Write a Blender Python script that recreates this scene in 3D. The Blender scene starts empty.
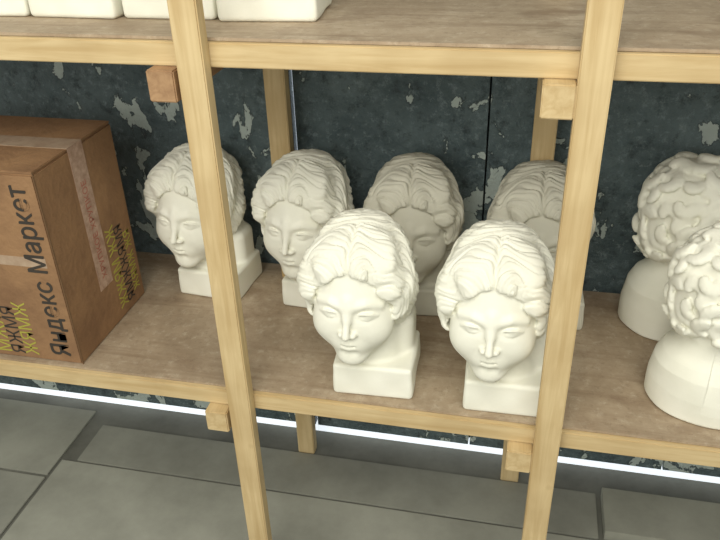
import bpy, math, random, bmesh
import numpy as np
from mathutils import Matrix, Vector
random.seed(4); np.random.seed(4)
F32=np.float32
scene=bpy.context.scene
scene.view_settings.view_transform='Standard'

# ---------------------------------------------------------------- materials
def newmat(name):
    m=bpy.data.materials.new(name); m.use_nodes=True
    nt=m.node_tree; b=nt.nodes['Principled BSDF']
    return m,nt,b
def N(nt,t,**kw):
    n=nt.nodes.new(t)
    for k,v in kw.items():
        if k in n.inputs: n.inputs[k].default_value=v
        else: setattr(n,k,v)
    return n
def ramp(nt,fac,stops):
    r=nt.nodes.new('ShaderNodeValToRGB')
    els=r.color_ramp.elements
    while len(els)<len(stops): els.new(0.5)
    for e,(p,c) in zip(els,stops):
        e.position=p; e.color=(c[0],c[1],c[2],1) if not isinstance(c,(int,float)) else (c,c,c,1)
    nt.links.new(fac,r.inputs[0]); return r.outputs[0]
def math_(nt,op,a,b=None,c=None):
    n=nt.nodes.new('ShaderNodeMath'); n.operation=op
    for i,v in enumerate((a,b,c)):
        if v is None: continue
        if hasattr(v,'is_output'): nt.links.new(v,n.inputs[i])
        else: n.inputs[i].default_value=v
    return n.outputs[0]
def coords(nt,scale=(1,1,1),rot=(0,0,0),kind='Object'):
    tc=nt.nodes.new('ShaderNodeTexCoord'); mp=nt.nodes.new('ShaderNodeMapping')
    mp.inputs['Scale'].default_value=scale; mp.inputs['Rotation'].default_value=rot
    nt.links.new(tc.outputs[kind],mp.inputs[0]); return mp.outputs[0]
def noise(nt,vec,scale,detail=4,rough=0.55,dist=0):
    n=N(nt,'ShaderNodeTexNoise'); n.inputs['Scale'].default_value=scale
    n.inputs['Detail'].default_value=detail; n.inputs['Roughness'].default_value=rough
    n.inputs['Distortion'].default_value=dist
    nt.links.new(vec,n.inputs['Vector']); return n.outputs['Fac']
def mix(nt,fac,a,b,mode='MIX'):
    m=nt.nodes.new('ShaderNodeMix'); m.data_type='RGBA'; m.blend_type=mode
    for s,v in ((0,fac),(6,a),(7,b)):
        if hasattr(v,'is_output'): nt.links.new(v,m.inputs[s])
        elif s==0: m.inputs[0].default_value=v
        else: m.inputs[s].default_value=(v[0],v[1],v[2],1)
    return m.outputs[2]
def bump(nt,b,h,strength=0.3,dist=0.01):
    n=nt.nodes.new('ShaderNodeBump'); n.inputs['Strength'].default_value=strength
    n.inputs['Distance'].default_value=dist
    nt.links.new(h,n.inputs['Height']); nt.links.new(n.outputs[0],b.inputs['Normal'])

def mat_plaster(name,c1,c2):
    m,nt,b=newmat(name); v=coords(nt)
    f=noise(nt,v,9,5); col=ramp(nt,f,[(0.35,c1),(0.65,c2)])
    nt.links.new(col,b.inputs['Base Color']); b.inputs['Roughness'].default_value=1.0
    b.inputs['Specular IOR Level'].default_value=0.0
    bump(nt,b,noise(nt,v,260,3),0.15,0.002); return m
def mat_wood(name,axis,light,dark):
    m,nt,b=newmat(name)
    sc=[1,1,1]; sc[axis]=0.06; v=coords(nt,tuple(sc))
    f=noise(nt,v,70,6,0.6,0.6)
    c=ramp(nt,f,[(0.3,dark),(0.6,light)])
    v2=coords(nt); f2=noise(nt,v2,7,3)
    c=mix(nt,ramp(nt,f2,[(0.42,0.0),(0.75,0.45)]),c,(dark[0]*0.75,dark[1]*0.7,dark[2]*0.65))
    vo=N(nt,'ShaderNodeTexVoronoi'); vo.inputs['Scale'].default_value=7
    nt.links.new(v2,vo.inputs['Vector'])
    c=mix(nt,ramp(nt,vo.outputs['Distance'],[(0.03,0.7),(0.10,0.0)]),c,(0.25,0.14,0.06))
    nt.links.new(c,b.inputs['Base Color']); b.inputs['Roughness'].default_value=0.7
    bump(nt,b,f,0.25,0.002); return m
L=(0.66,0.51,0.28); Dk=(0.52,0.37,0.175)
WOOD=[mat_wood('pine_%s'%a,i,L,Dk) for i,a in enumerate('xyz')]
ENDGR=mat_wood('pine_end_beam',1,(0.44,0.27,0.14),(0.30,0.17,0.085))
PLASTER=mat_plaster('plaster_white',(0.81,0.80,0.69),(0.88,0.87,0.77))
PLASTER_SHADED=mat_plaster('plaster_shaded',(0.56,0.54,0.45),(0.66,0.64,0.54))  # same plaster with the upper shelf's shade put into its colour

def mat_board():
    m,nt,b=newmat('hardboard_dusty'); v=coords(nt)
    f=noise(nt,v,4,8,0.75); c=ramp(nt,f,[(0.3,(0.27,0.20,0.13)),(0.5,(0.39,0.30,0.205)),(0.72,(0.52,0.425,0.31))])
    f2=noise(nt,v,50,6,0.8,0.0); c=mix(nt,ramp(nt,f2,[(0.53,0.0),(0.68,0.45)]),c,(0.62,0.54,0.42))
    f5=noise(nt,v,90,4,0.8,0.0); c=mix(nt,ramp(nt,f5,[(0.34,0.35),(0.45,0.0)]),c,(0.16,0.105,0.06))
    f3=noise(nt,coords(nt,(0.05,1,1)),34,6,0.7); c=mix(nt,ramp(nt,f3,[(0.50,0.0),(0.68,0.6)]),c,(0.23,0.155,0.095))
    f4=noise(nt,coords(nt,(0.5,1,1)),9,8,0.7,0.3); c=mix(nt,ramp(nt,f4,[(0.52,0.0),(0.66,0.6)]),c,(0.20,0.13,0.08))
    nt.links.new(c,b.inputs['Base Color']); b.inputs['Roughness'].default_value=0.6
    bump(nt,b,f2,0.1,0.003); return m
BOARD=mat_board()
def mat_wall():
    m,nt,b=newmat('peeling_dark_paint'); v=coords(nt)
    f=noise(nt,v,7,8,0.7); c=ramp(nt,f,[(0.35,(0.075,0.110,0.120)),(0.68,(0.165,0.222,0.232))])
    fs=noise(nt,v,60,6,0.8); c=mix(nt,ramp(nt,fs,[(0.54,0.0),(0.66,0.5)]),c,(0.34,0.42,0.43))
    fd=noise(nt,v,30,6,0.75); c=mix(nt,ramp(nt,fd,[(0.34,0.75),(0.46,0.0)]),c,(0.03,0.042,0.048))
    f2=noise(nt,coords(nt,(1.3,1,0.9)),9.5,8,0.6,0.35)
    sx=nt.nodes.new('ShaderNodeSeparateXYZ'); nt.links.new(v,sx.inputs[0])
    add=None
    for x0 in (-0.07,0.407,-1.0):
        g=math_(nt,'MULTIPLY',math_(nt,'ABSOLUTE',math_(nt,'SUBTRACT',sx.outputs[0],x0)),-18.0)
        g=math_(nt,'EXPONENT',g); add=g if add is None else math_(nt,'ADD',add,g)
    zz=ramp(nt,math_(nt,'MULTIPLY',sx.outputs[2],0.5),[(0.30,1.0),(0.5,0.5)])
    ff=math_(nt,'MULTIPLY_ADD',math_(nt,'MULTIPLY',add,zz),0.10,f2)
    msk=ramp(nt,ff,[(0.598,0.0),(0.606,1.0)])
    rim=ramp(nt,ff,[(0.575,0.0),(0.598,0.7),(0.61,0.0)])
    c=mix(nt,rim,c,(0.02,0.028,0.03))
    c=mix(nt,msk,c,(0.56,0.64,0.60))
    nt.links.new(c,b.inputs['Base Color']); b.inputs['Roughness'].default_value=0.42
    bump(nt,b,noise(nt,v,34,6,0.7),0.8,0.02); return m
WALL=mat_wall()
def mat_simple(name,c1,c2,scale=8,rough=0.8,bs=0.1,dist=0.003):
    m,nt,b=newmat(name); v=coords(nt); f=noise(nt,v,scale,7,0.65)
    nt.links.new(ramp(nt,f,[(0.35,c1),(0.65,c2)]),b.inputs['Base Color']); b.inputs['Roughness'].default_value=rough
    bump(nt,b,noise(nt,v,scale*8,4),bs,dist); return m
FLOOR=mat_simple('floor_concrete',(0.12,0.12,0.10),(0.20,0.20,0.17),5)
SHEET=mat_simple('sheet_greygreen',(0.27,0.27,0.225),(0.38,0.38,0.32),4)
SHEET2=mat_simple('sheet_grey_dark',(0.22,0.22,0.185),(0.32,0.32,0.27),4)
SEAM=mat_simple('seam_dark',(0.010,0.014,0.015),(0.02,0.026,0.027),4)
CARD=mat_simple('cardboard',(0.215,0.115,0.055),(0.32,0.18,0.085),9,0.8,0.4,0.006)
CARDIN=mat_simple('cardboard_edge',(0.17,0.095,0.045),(0.22,0.125,0.06),5)
TAPE=mat_simple('packing_tape',(0.36,0.25,0.17),(0.47,0.35,0.25),30,0.25)
TAPER=mat_simple('printed_tape',(0.30,0.17,0.11),(0.50,0.34,0.25),60,0.3)
INK=mat_simple('ink_black',(0.03,0.025,0.02),(0.05,0.04,0.03))
INKY=mat_simple('ink_olive_yellow',(0.36,0.33,0.05),(0.44,0.40,0.07))
INKR=mat_simple('ink_red',(0.36,0.12,0.08),(0.42,0.16,0.11))
def mat_emit(name,col,s):
    m,nt,b=newmat(name); b.inputs['Base Color'].default_value=(*col,1)
    b.inputs['Emission Color'].default_value=(*col,1); b.inputs['Emission Strength'].default_value=s; return m
GAP=mat_emit('daylight_beyond',(0.86,0.93,1.0),0.8)

# ---------------------------------------------------------------- helpers
def empty(name):
    o=bpy.data.objects.new(name,None); scene.collection.objects.link(o); return o
def box(name,x0,x1,y0,y1,z0,z1,mat,parent=None,bev=0.0015):
    bm=bmesh.new(); bmesh.ops.create_cube(bm,size=1)
    cx,cy,cz=(x0+x1)/2,(y0+y1)/2,(z0+z1)/2
    for v in bm.verts: v.co=Vector((v.co.x*(x1-x0),v.co.y*(y1-y0),v.co.z*(z1-z0)))
    if bev: bmesh.ops.bevel(bm,geom=bm.edges[:],offset=bev,segments=2,affect='EDGES')
    me=bpy.data.meshes.new(name); bm.to_mesh(me); bm.free()
    o=bpy.data.objects.new(name,me); scene.collection.objects.link(o); o.location=(cx,cy,cz)
    me.materials.append(mat)
    if parent: o.parent=parent
    return o

# ---------------------------------------------------------------- SDF sculpting
def smin(a,b,k):
    h=np.clip(0.5+0.5*(b-a)/k,0,1); return b*(1-h)+a*h-k*h*(1-h)
def smax(a,b,k): return -smin(-a,-b,k)
def ell(x,y,z,c,r):
    X=x-c[0];Y=y-c[1];Z=z-c[2]
    k0=np.sqrt((X/r[0])**2+(Y/r[1])**2+(Z/r[2])**2)+1e-6
    k1=np.sqrt((X/r[0]**2)**2+(Y/r[1]**2)**2+(Z/r[2]**2)**2)+1e-6
    return k0*(k0-1)/k1
def cap(x,y,z,a,b,ra,rb=None):
    rb=ra if rb is None else rb
    ab=[b[i]-a[i] for i in range(3)]; l=sum(q*q for q in ab)
    h=np.clip(((x-a[0])*ab[0]+(y-a[1])*ab[1]+(z-a[2])*ab[2])/l,0,1)
    return np.sqrt((x-a[0]-h*ab[0])**2+(y-a[1]-h*ab[1])**2+(z-a[2]-h*ab[2])**2)-(ra+(rb-ra)*h)
def chain(x,y,z,pts,rs,k=0.3):
    d=None
    for i in range(len(pts)-1):
        c=cap(x,y,z,pts[i],pts[i+1],rs[i],rs[i+1]); d=c if d is None else np.minimum(d,c)
    return d
def rbox(x,y,z,c,h,r):
    qx=np.abs(x-c[0])-h[0]+r; qy=np.abs(y-c[1])-h[1]+r; qz=np.abs(z-c[2])-h[2]+r
    return np.sqrt(np.maximum(qx,0)**2+np.maximum(qy,0)**2+np.maximum(qz,0)**2)+np.minimum(np.maximum(qx,np.maximum(qy,qz)),0)-r

def face_sdf(x,y,z):
    ax=np.abs(x)
    d=ell(x,y,z,(0,1.5,3.5),(7.8,9.6,8.2))
    d=smin(d,ell(x,y,z,(0,-2.9,-1.0),(7.0,6.3,8.2)),1.0)
    d=smin(d,ell(x,y,z,(0,-3.5,-5.8),(5.5,5.1,5.6)),1.8)
    d=smin(d,ell(x,y,z,(0,-6.8,-9.8),(2.4,1.9,1.7)),1.8)
    d=smin(d,ell(ax,y,z,(3.7,-5.5,-3.9),(3.0,2.7,3.1)),2.2)
    d=smax(d,-ell(ax,y,z,(3.0,-9.8,-0.2),(2.1,1.15,1.15)),1.3)
    d=smin(d,chain(ax,y,z,[(1.0,-8.6,1.2),(3.0,-8.35,1.75),(5.2,-6.7,1.0)],[0.33,0.38,0.28]),1.2)
    d=smin(d,cap(x,y,z,(0,-8.5,2.2),(0,-9.2,-0.8),0.62,0.52),1.2)
    d=smin(d,cap(x,y,z,(0,-9.1,-0.4),(0,-10.45,-3.6),0.5,0.66),0.7)
    d=smin(d,ell(ax,y,z,(0.95,-9.35,-3.85),(0.66,0.85,0.55)),0.5)
    d=smin(d,ell(ax,y,z,(3.1,-7.5,-0.35),(1.55,1.25,0.95)),0.25)
    d=smin(d,chain(ax,y,z,[(1.6,-8.4,-0.45),(2.4,-8.8,0.1),(3.2,-8.82,0.22),(4.1,-8.35,0.05),(4.8,-7.6,-0.45)],[0.14,0.2,0.22,0.2,0.15]),0.3)
    d=smin(d,chain(ax,y,z,[(1.6,-8.35,-0.5),(2.6,-8.6,-0.95),(3.4,-8.5,-1.0),(4.8,-7.6,-0.5)],[0.1,0.14,0.14,0.1]),0.35)
    d=smin(d,ell(x,y,z,(0,-7.3,-6.6),(2.7,1.7,1.9)),1.4)
    d=smin(d,chain(ax,y,z,[(0,-8.98,-6.05),(0.5,-9.03,-5.9),(1.75,-8.2,-6.3)],[0.34,0.4,0.2]),0.35)
    d=smin(d,chain(ax,y,z,[(0,-8.85,-7.0),(0.7,-8.65,-6.95),(1.55,-8.15,-6.6)],[0.5,0.44,0.2]),0.35)
    d=smax(d,-chain(ax,y,z,[(0,-9.45,-6.5),(0.9,-9.1,-6.42),(1.85,-8.4,-6.42)],[0.13,0.12,0.11]),0.25)
    d=smax(d,-cap(x,y,z,(0,-9.45,-4.8),(0,-9.5,-5.3),0.2),0.5)
    d=smax(d,-cap(ax,y,z,(0,-9.35,-8.1),(1.0,-9.0,-8.1),0.4),0.9)
    return d

def venus_hair(x,y,z):
    ax=np.abs(x); sg=np.sign(x)
    wx=0.5*np.sin(0.55*y+0.4*z+1.0)+0.3*np.sin(1.1*z-0.7*y+2.0*sg)
    u=np.arctan2(ax,z-1.0)
    v=y-2.6*u+0.75*np.sin(5.0*u+0.5*y+0.8*sg+wx)+0.3*np.sin(10*u+1.1*y+2*sg)+wx
    ph=v*(math.pi/1.9)
    s=np.sqrt(np.abs(np.sin(ph))+3e-2)
    fine=np.sqrt(np.abs(np.sin(ph*2.5+1.5*np.sin(u*4+y*0.5)))+3e-2)
    crimp=np.sin(6.0*u+0.9*y+1.3*sg+1.5*wx)*np.clip(u*2,0,1)
    disp=0.40*(s-0.75)+0.26*(fine-0.75)+0.32*crimp+0.32*np.sin(x*0.7+1)*np.sin(y*0.6)*np.sin(z*0.6+2)
    h=ell(x,y,z,(0,1.4,4.1),(8.5,10.3,8.9))
    h=smin(h,ell(ax,y,z,(6.7,0.0,0.4),(3.0,5.8,6.2)),1.8)
    h=smin(h,ell(x,y,z,(0,6.5,-3.5),(6.8,6.0,6.0)),2.0)
    h=smin(h,ell(ax,y,z,(3.8,-3.3,7.2),(4.1,4.1,3.5)),1.6)
    h=smin(h,ell(ax,y,z,(6.7,-2.9,2.8),(2.8,3.9,4.2)),1.5)
    h=h-disp
    r=y+1.2-0.25*(z-8)
    h=h+0.45*np.exp(-(r/0.7)**2)*np.clip((z-2)/3,0,1)
    h=h+0.55*np.exp(-(x/0.5)**2)*np.clip((z-2)/3,0,1)*np.clip((0.5-y)/2,0,1)
    kn=ell(x,y,z,(0,12.0,1.5),(4.4,3.4,4.4))-0.4*(np.sin(2.2*x+1.3*z))
    h=smin(h,kn,0.9)
    wob=0.4*np.sin(1.35*z+0.9*sg)+0.2*np.sin(3.1*z)
    t=np.where(z>-3.0,9.5,13.0)
    e=(np.abs(x/(7.2+wob))**1.85+np.abs((z+3.0)/t)**1.7)**(1/1.78)-1
    op=np.maximum(e*5.5,y+2.2)
    return smax(h,-op,0.8)

def surface_net(V,org,h):
    nx,ny,nz=V.shape; S=V<0
    cnt=np.zeros((nx-1,ny-1,nz-1),np.int8)
    cs=[(i,j,k) for i in (0,1) for j in (0,1) for k in (0,1)]
    sl=lambda a,i,j,k:a[i:nx-1+i,j:ny-1+j,k:nz-1+k]
    for c in cs: cnt+=sl(S,*c)
    act=(cnt>0)&(cnt<8)
    I=np.argwhere(act); idx=-np.ones(act.shape,np.int64); idx[act]=np.arange(len(I))
    acc=np.zeros((len(I),3)); n=np.zeros(len(I))
    edges=[(a,b) for a in cs for b in cs if a<b and sum(abs(a[q]-b[q]) for q in range(3))==1]
    for a,b in edges:
        va=V[I[:,0]+a[0],I[:,1]+a[1],I[:,2]+a[2]]; vb=V[I[:,0]+b[0],I[:,1]+b[1],I[:,2]+b[2]]
        m=(va<0)!=(vb<0); t=np.zeros(len(I)); t[m]=va[m]/(va[m]-vb[m])
        for q in range(3): acc[:,q]+=np.where(m,a[q]+t*(b[q]-a[q]),0)
        n+=m
    verts=(I+acc/n[:,None])*h+np.array(org)
    quads=[]
    for ax in range(3):
        o1,o2=[(1,2),(2,0),(0,1)][ax]
        s0=[slice(None)]*3; s1=[slice(None)]*3
        s0[ax]=slice(0,-1); s1[ax]=slice(1,None)
        A=S[tuple(s0)]; B=S[tuple(s1)]
        E=np.argwhere(A!=B)
        ok=(E[:,o1]>0)&(E[:,o2]>0)&(E[:,o1]<V.shape[o1]-1)&(E[:,o2]<V.shape[o2]-1); E=E[ok]
        ins=A[E[:,0],E[:,1],E[:,2]]
        q=[]
        for d1,d2 in ((0,0),(-1,0),(-1,-1),(0,-1)):
            c=E.copy(); c[:,o1]+=d1; c[:,o2]+=d2
            q.append(idx[c[:,0],c[:,1],c[:,2]])
        q=np.stack(q,1); q[~ins]=q[~ins][:,::-1]; quads.append(q)
    return verts,np.concatenate(quads)

def sculpt(name,kind,h=0.2,headscale=1.0,H=(-2.8,-1.0,19.9),pitch=0,yaw=-3,roll=0,
           base=(7.2,6.6,3.3),bounds=((-14,12),(-15.5,15.5),(-0.8,35))):
    (x0,x1),(y0,y1),(z0,z1)=bounds
    gx=np.arange(x0,x1,h,dtype=F32);gy=np.arange(y0,y1,h,dtype=F32);gz=np.arange(z0,z1,h,dtype=F32)
    X,Y,Z=np.meshgrid(gx,gy,gz,indexing='ij')
    R=(Matrix.Rotation(math.radians(yaw),3,'Z')@Matrix.Rotation(math.radians(roll),3,'Y')@Matrix.Rotation(math.radians(pitch),3,'X'))
    Rt=R.transposed()
    px,py,pz=(X-H[0])/headscale,(Y-H[1])/headscale,(Z-H[2])/headscale
    qx=F32(Rt[0][0])*px+F32(Rt[0][1])*py+F32(Rt[0][2])*pz
    qy=F32(Rt[1][0])*px+F32(Rt[1][1])*py+F32(Rt[1][2])*pz
    qz=F32(Rt[2][0])*px+F32(Rt[2][1])*py+F32(Rt[2][2])*pz
    d=face_sdf(qx,qy,qz)
    if kind=='venus':
        d=smin(d,venus_hair(qx,qy,qz),0.3)
    else:
        def hullf(a,b,c):
            r=ell(a,b,c,(0,1.6,3.8),(7.9,9.9,8.5))
            r=smin(r,ell(np.abs(a),b,c,(6.3,1.3,-0.5),(2.2,5.0,5.0)),1.5)
            return smin(r,ell(a,b,c,(0,5.6,-3.6),(6.3,4.9,4.8)),2.0)
        hr=hullf(qx,qy,qz)
        # tousled under-layer
        hr=hr-0.35*np.sin(1.1*qx+1.3*np.sin(0.8*qz))*np.sin(1.0*qy+1.2*np.sin(0.9*qx+1))*np.sin(0.9*qz+2)
        rng=random.Random(11)
        n=84
        for i in range(n):
            zz=1-2*(i+0.5)/n; rr=math.sqrt(1-zz*zz); a=i*2.39996+rng.uniform(-.2,.2)
            dv=Vector((rr*math.cos(a),rr*math.sin(a),zz))
            c0=Vector((0,2.0,2.0)); lo,hi=0.0,18.0
            for _ in range(18):
                m=(lo+hi)/2; p=c0+dv*m
                if float(hullf(np.float64(p.x),np.float64(p.y),np.float64(p.z)))<0: lo=m
                else: hi=m
            c=c0+dv*lo
            if c.z<-7.0: continue
            if c.y<-3.5 and (abs(c.x)/6.2)**2+((c.z+3)/9.6)**2<1: continue
            nrm=(dv+Vector([rng.uniform(-.15,.15) for _ in range(3)])).normalized()
            # strands sweep down/back: first axis follows the combing direction
            comb=Vector((0,0.6,-1)); t1=(comb-nrm*comb.dot(nrm)).normalized(); t2=nrm.cross(t1)
            ph0=rng.uniform(-1.2,1.2)+math.pi; sgn=rng.choice((-1,1)); Rb=rng.uniform(2.0,3.0)
            w=Vector(H)+headscale*(R@c); rad=4.8
            ii=tuple(slice(max(0,int((w[k]-rad-o)/h)),max(0,int((w[k]+rad-o)/h)+1)) for k,o in enumerate((x0,y0,z0)))
            a_,b_,c_=qx[ii],qy[ii],qz[ii]
            if a_.size==0: continue
            for off,rk in ((0.0,0.55),(0.75,0.6),(1.5,0.5)):
                pts=[];rs=[]
                for k in range(8):
                    tt=k/7; ang=ph0+sgn*tt*3.1; rr2=max(0.25,(Rb-off)*(1-0.45*tt))
                    lift=0.15+0.35*tt-0.055*rr2*rr2
                    pts.append(tuple(c+t1*(rr2*math.cos(ang))+t2*(rr2*math.sin(ang))+nrm*lift))
                    rs.append(rk*(0.5+0.6*math.sin(math.pi*min(1,0.1+0.9*tt))))
                hr[ii]=smin(hr[ii],chain(a_,b_,c_,pts,rs),0.55)
        e=np.sqrt((qx/6.0)**2+((qz+3.4)/9.6)**2)-1
        op=np.maximum(e*5.5,qy+3.0)
        hr=smax(hr,-op,0.6)
        d=smin(d,hr,0.25)
    s=headscale
    nb=(0.2,1.2,3.0) if kind=='venus' else (0.0,0.8,3.0)
    top=Vector(H)+s*(R@Vector((0,0.8,-3)))
    neck=cap(X,Y,Z,tuple(top),nb,5.4*s,5.9*max(s,0.8))
    d=smin(d*s,neck,1.2)
    if kind=='venus':
        col=rbox(X,Y,Z,(1.0,2.6,8.0),(5.6*max(s,.8),3.6*max(s,.8),6.0*s),2.0)
        d=smin(d,col,1.6)
        bz=base[2]
        b=rbox(X,Y,Z,(0,0,bz),base,0.7)
        b=b+0.10*np.sin(X*0.9+1)*np.sin(Z*0.8+Y*0.5)
        d=smin(d,b,0.8)
    else:
        Rz=np.interp(Z,[0,0.6,5.0,9.0,11.0,12.8,15],[9.8,10.5,10.6,10.2,9.2,7.4,5.8]).astype(F32)
        Rz=Rz-np.where(Y<0,1,0.3)*np.clip((Z-3)/9,0,1)*1.2
        b=(np.sqrt((X*1.17)**2+Y**2)-Rz)*0.8
        b=smax(b,Z-14.5,0.5)
        b=b+0.12*np.sin(X*0.6+Z*0.5)*np.sin(Y*0.5+1)
        d=smin(d,b,1.4)
    d=np.maximum(d,-(Z-F32(0.0001)))
    vs,qs=surface_net(d,(x0,y0,z0),h)
    vs*=0.01
    me=bpy.data.meshes.new(name)
    me.from_pydata(vs.tolist(),[],qs.tolist()); me.update()
    me.polygons.foreach_set('use_smooth',[True]*len(me.polygons))
    zmin=vs[:,2].min(); me.transform(Matrix.Translation((0,0,-zmin)))
    return me

venus=sculpt('venus_head_mesh','venus',0.17)
venus_shaded=venus.copy()  # copy for back heads that carry the shade-toned plaster
curly=sculpt('curly_bust_mesh','curly',0.2,H=(0,-1.5,22.8),pitch=4,yaw=0,bounds=((-13.5,13.5),(-15.5,14.5),(-0.8,39)))
small=sculpt('small_cast_mesh','venus',0.3,headscale=0.66,H=(-0.5,-1,15.5),yaw=0,base=(7.7,6.6,2.2),bounds=((-9.5,9.5),(-10,11),(-0.8,26)))
venus.materials.append(PLASTER); venus_shaded.materials.append(PLASTER_SHADED)
curly.materials.append(PLASTER); small.materials.append(PLASTER)

def place(name,me,x,y,z,rz=0,s=1):
    o=bpy.data.objects.new(name,me); scene.collection.objects.link(o)
    o.location=(x,y,z); o.rotation_euler=(0,0,math.radians(rz)); o.scale=(s,s,s); return o

SH=0.55; SH2=1.186
place('plaster_venus_head',venus,-0.228,1.083,SH,2)
place('plaster_venus_head.001',venus,0.008,1.078,SH,1)
place('plaster_venus_head.002',venus,-0.642,1.345,SH,-5)
place('plaster_venus_head.003',venus,-0.400,1.338,SH,-5)
place('plaster_venus_head.004',venus_shaded,-0.176,1.355,SH,6)
place('plaster_venus_head.005',venus_shaded,0.073,1.352,SH,4)
place('plaster_curly_bust',curly,0.328,1.361,SH,88,1.0)
place('plaster_curly_bust.001',curly,0.348,1.120,SH,76,0.93)
for i,(x,y) in enumerate([(-0.87,1.165),(-0.705,1.165),(-0.543,1.17),(-0.385,1.165)]):
    place('plaster_small_cast'+('.%03d'%i if i else ''),small,x-0.012,y,SH2,[3,-2,0,4][i])

# ---------------------------------------------------------------- shelving rack
rack=empty('wooden_shelving_rack')
XL,XR=-1.9,1.3
px_l,px_r=-0.464,0.083
for nm,zt in (('lower',SH),('upper',SH2)):
    box('shelf_panel_'+nm,XL,XR,1.001,1.452,zt-0.005,zt,BOARD,rack,0.0008)
    box('front_rail_'+nm,XL,XR,0.992,1.017,zt-0.040,zt-0.0055,WOOD[0],rack)
    box('back_rail_'+nm,XL,XR,1.425,1.448,zt-0.040,zt-0.0055,WOOD[0],rack)
    for i,x in enumerate((-0.514,0.0405,-1.8,0.8)):
        box('cross_beam_%s_%d'%(nm,i+1),x-0.0215,x+0.0215,0.968,1.448,zt-0.087,zt-0.0405,ENDGR if (nm=='upper' and i==0) else WOOD[1],rack,0.002)
for i,x in enumerate((px_l,px_r,-1.8+0.0455,0.8+0.0455)):
    box('front_post_%d'%(i+1),x-0.021,x+0.021,0.966,0.9915,0,1.95,WOOD[2],rack,0.002)
for i,xx in enumerate((-0.494,0.04,-1.78,0.82)):
    box('back_post_%d'%(i+1),xx-0.022,xx+0.022,1.395,1.4245,0,1.95,WOOD[2],rack,0.002)

# ---------------------------------------------------------------- cardboard carton
cart=empty('cardboard_box')
bx0,bx1,by0,by1,bz0,bz1=-1.24,-0.80,1.01,1.275,SH,SH+0.403
box('carton_body',bx0,bx1,by0,by1,bz0,bz1-0.0045,CARD,cart,0.003)
ym=(by0+by1)/2
box('top_flap_front',bx0+.001,bx1-.001,by0+.001,ym-0.002,bz1-0.004,bz1,CARD,cart,0.001)
box('top_flap_back',bx0+.001,bx1-.001,ym+0.002,by1-.001,bz1-0.004,bz1,CARD,cart,0.001)
box('tape_top',bx0,bx1+0.0006,ym-0.024,ym+0.024,bz1+0.0001,bz1+0.0008,TAPE,cart,0)
box('tape_side',bx1+0.0001,bx1+0.0008,ym-0.024,ym+0.024,bz0+0.10,bz1+0.0008,TAPER,cart,0)
box('tape_front',bx0,bx1-0.02,by0-0.0004,by0-0.0001,bz0+0.215,bz0+0.235,TAPE,cart,0)
box('edge_line',bx1-0.0005,bx1+0.0006,by0-0.0006,by0+0.003,bz0,bz1,CARDIN,cart,0)
def text(name,s,size,loc,rot,mat,sx=1.0,off=0.0):
    cu=bpy.data.curves.new(name,'FONT'); cu.body=s; cu.size=size; cu.extrude=0.0002; cu.offset=off
    cu.materials.append(mat)
    o=bpy.data.objects.new(name,cu); scene.collection.objects.link(o); o.parent=cart
    M=Matrix(rot).transposed().to_4x4(); M.translation=Vector(loc)
    o.matrix_world=M@Matrix.Diagonal((sx,1,1,1))
    return o
front=((0,0,1),(-1,0,0),(0,-1,0)); side=((0,0,1),(0,-1,0),(1,0,0))
for k,(dx,dz) in enumerate(((0.0007,0.0007),(-0.0007,-0.0007))):
    text('label_text_%d'%(k+1),'Яндекс Маркет',0.054,(-0.822+dx,by0-0.0006-0.0001*k,bz0+0.016+dz),front,INK,0.90)
text('label_pattern_yellow','ЖЯМЖ',0.040,(-0.892,by0-0.0006,bz0+0.010),front,INKY,0.9)
text('label_pattern_dark','ЯЖМЯ',0.040,(-0.922,by0-0.0006,bz0+0.010),front,INK,0.9)
text('label_pattern_yellow_2','МЖЯЖ',0.040,(-0.952,by0-0.0006,bz0+0.010),front,INKY,0.9)
text('side_print_yellow','ЖЖЯМ ЖЖ',0.042,(bx1+0.0006,by0+0.195,bz0+0.02),side,INKY,0.8)
text('side_print_dark','ЯМЖЖЯМЯ',0.040,(bx1+0.0006,by0+0.224,bz0+0.02),side,INK,0.8)
text('side_print_yellow_2','ЖЯМЖ ЖЯ',0.034,(bx1+0.0006,by0+0.250,bz0+0.03),side,INKY,0.8)
text('tape_print_red','ХРУПКОЕ ХРУПКОЕ',0.022,(bx1+0.0012,ym+0.008,bz0+0.12),side,INKR,1.0)

# ---------------------------------------------------------------- room
WY=1.462
segs=[(-2.8,-0.484),(-0.477,-0.072),(-0.068,0.405),(0.409,2.2)]
bm=bmesh.new()
for i,(a,b) in enumerate(segs):
    r=bmesh.ops.create_cube(bm,size=1)
    for v in r['verts']: v.co=Vector(((a+b)/2+v.co.x*(b-a),WY+0.01+v.co.y*0.02,1.33+v.co.z*2.57))
me=bpy.data.meshes.new('wall_back'); bm.to_mesh(me); bm.free(); me.materials.append(WALL)
wb=bpy.data.objects.new('wall_back',me); scene.collection.objects.link(wb)
box('seam_backing_1',-0.08,-0.06,WY+0.0201,WY+0.024,0.05,2.6,SEAM,None,0)  # dark strip added behind the seam to keep the glow from showing
box('seam_backing_2',0.40,0.415,WY+0.0201,WY+0.024,0.05,2.6,SEAM,None,0)  # added dark backing that blocks the glow at the right-hand seam
box('daylight_panel',-2.8,2.2,WY+0.025,WY+0.035,0,2.6,GAP,None,0)  # added glowing sheet standing in for daylight through the wall gaps
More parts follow.
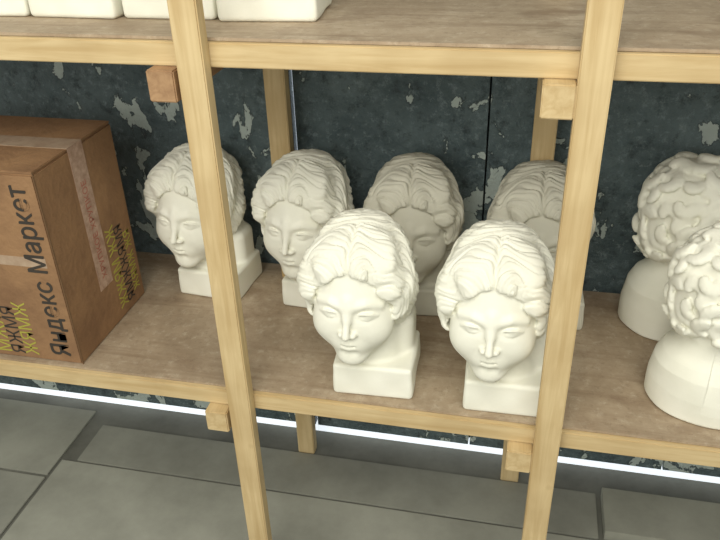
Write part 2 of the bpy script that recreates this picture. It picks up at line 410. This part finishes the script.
box('floor',-3,3,-2.5,1.6,-0.05,0,FLOOR,None,0)
def sheet(name,x0,x1,y0,y1,z0,mat,rz=0,th=0.006):
    o=box(name,x0,x1,y0,y1,z0,z0+th,mat,None,0.001); o.rotation_euler[2]=math.radians(rz); return o
sheet('floor_board',-1.13,1.6,0.45,1.245,0.0005,SHEET,0)
sheet('floor_board.001',-2.2,-1.14,1.19,1.44,0.0005,SHEET)
sheet('floor_board.002',-2.2,-1.14,0.4,1.18,0.0005,SHEET2)
sheet('floor_board.003',-1.09,0.25,1.252,1.39,0.0005,SHEET2)
sheet('floor_board.004',0.262,1.2,1.255,1.39,0.0005,SHEET,0,0.03)

# ---------------------------------------------------------------- lights
def area(name,loc,target,size,power,col,sy=None):
    l=bpy.data.lights.new(name,'AREA'); l.energy=power; l.size=size; l.color=col
    if sy: l.shape='RECTANGLE'; l.size_y=sy
    o=bpy.data.objects.new(name,l); scene.collection.objects.link(o); o.location=loc
    o.rotation_euler=(Vector(target)-Vector(loc)).to_track_quat('-Z','Y').to_euler(); return o
area('ceiling_lamp',(0.3,-0.5,2.7),(-0.1,1.2,0.7),1.8,38,(1.0,0.975,0.88),1.2)
area('front_fill',(-1.0,-1.4,2.1),(-0.3,1.2,0.7),1.8,38,(1.0,0.98,0.89))  # added frontal fill to flatten shading on the heads, no actual lamp
w=bpy.data.worlds.new('World'); scene.world=w; w.use_nodes=True
w.node_tree.nodes['Background'].inputs[0].default_value=(0.96,0.97,0.89,1)
w.node_tree.nodes['Background'].inputs[1].default_value=0.54

# ---------------------------------------------------------------- camera
f=744.0
up=Vector((-41,1264,744)).normalized()
rt=Vector((3660,-320,744)); rt=(rt-up*rt.dot(up)).normalized()
bk=up.cross(rt)
cam=bpy.data.cameras.new('camera'); co=bpy.data.objects.new('camera',cam); scene.collection.objects.link(co)
M=Matrix((rt,bk,up)).to_4x4(); M.translation=Vector((0,0,1.43)); co.matrix_world=M
cam.sensor_width=36; cam.lens=f/720*36; cam.clip_start=0.01
scene.camera=co
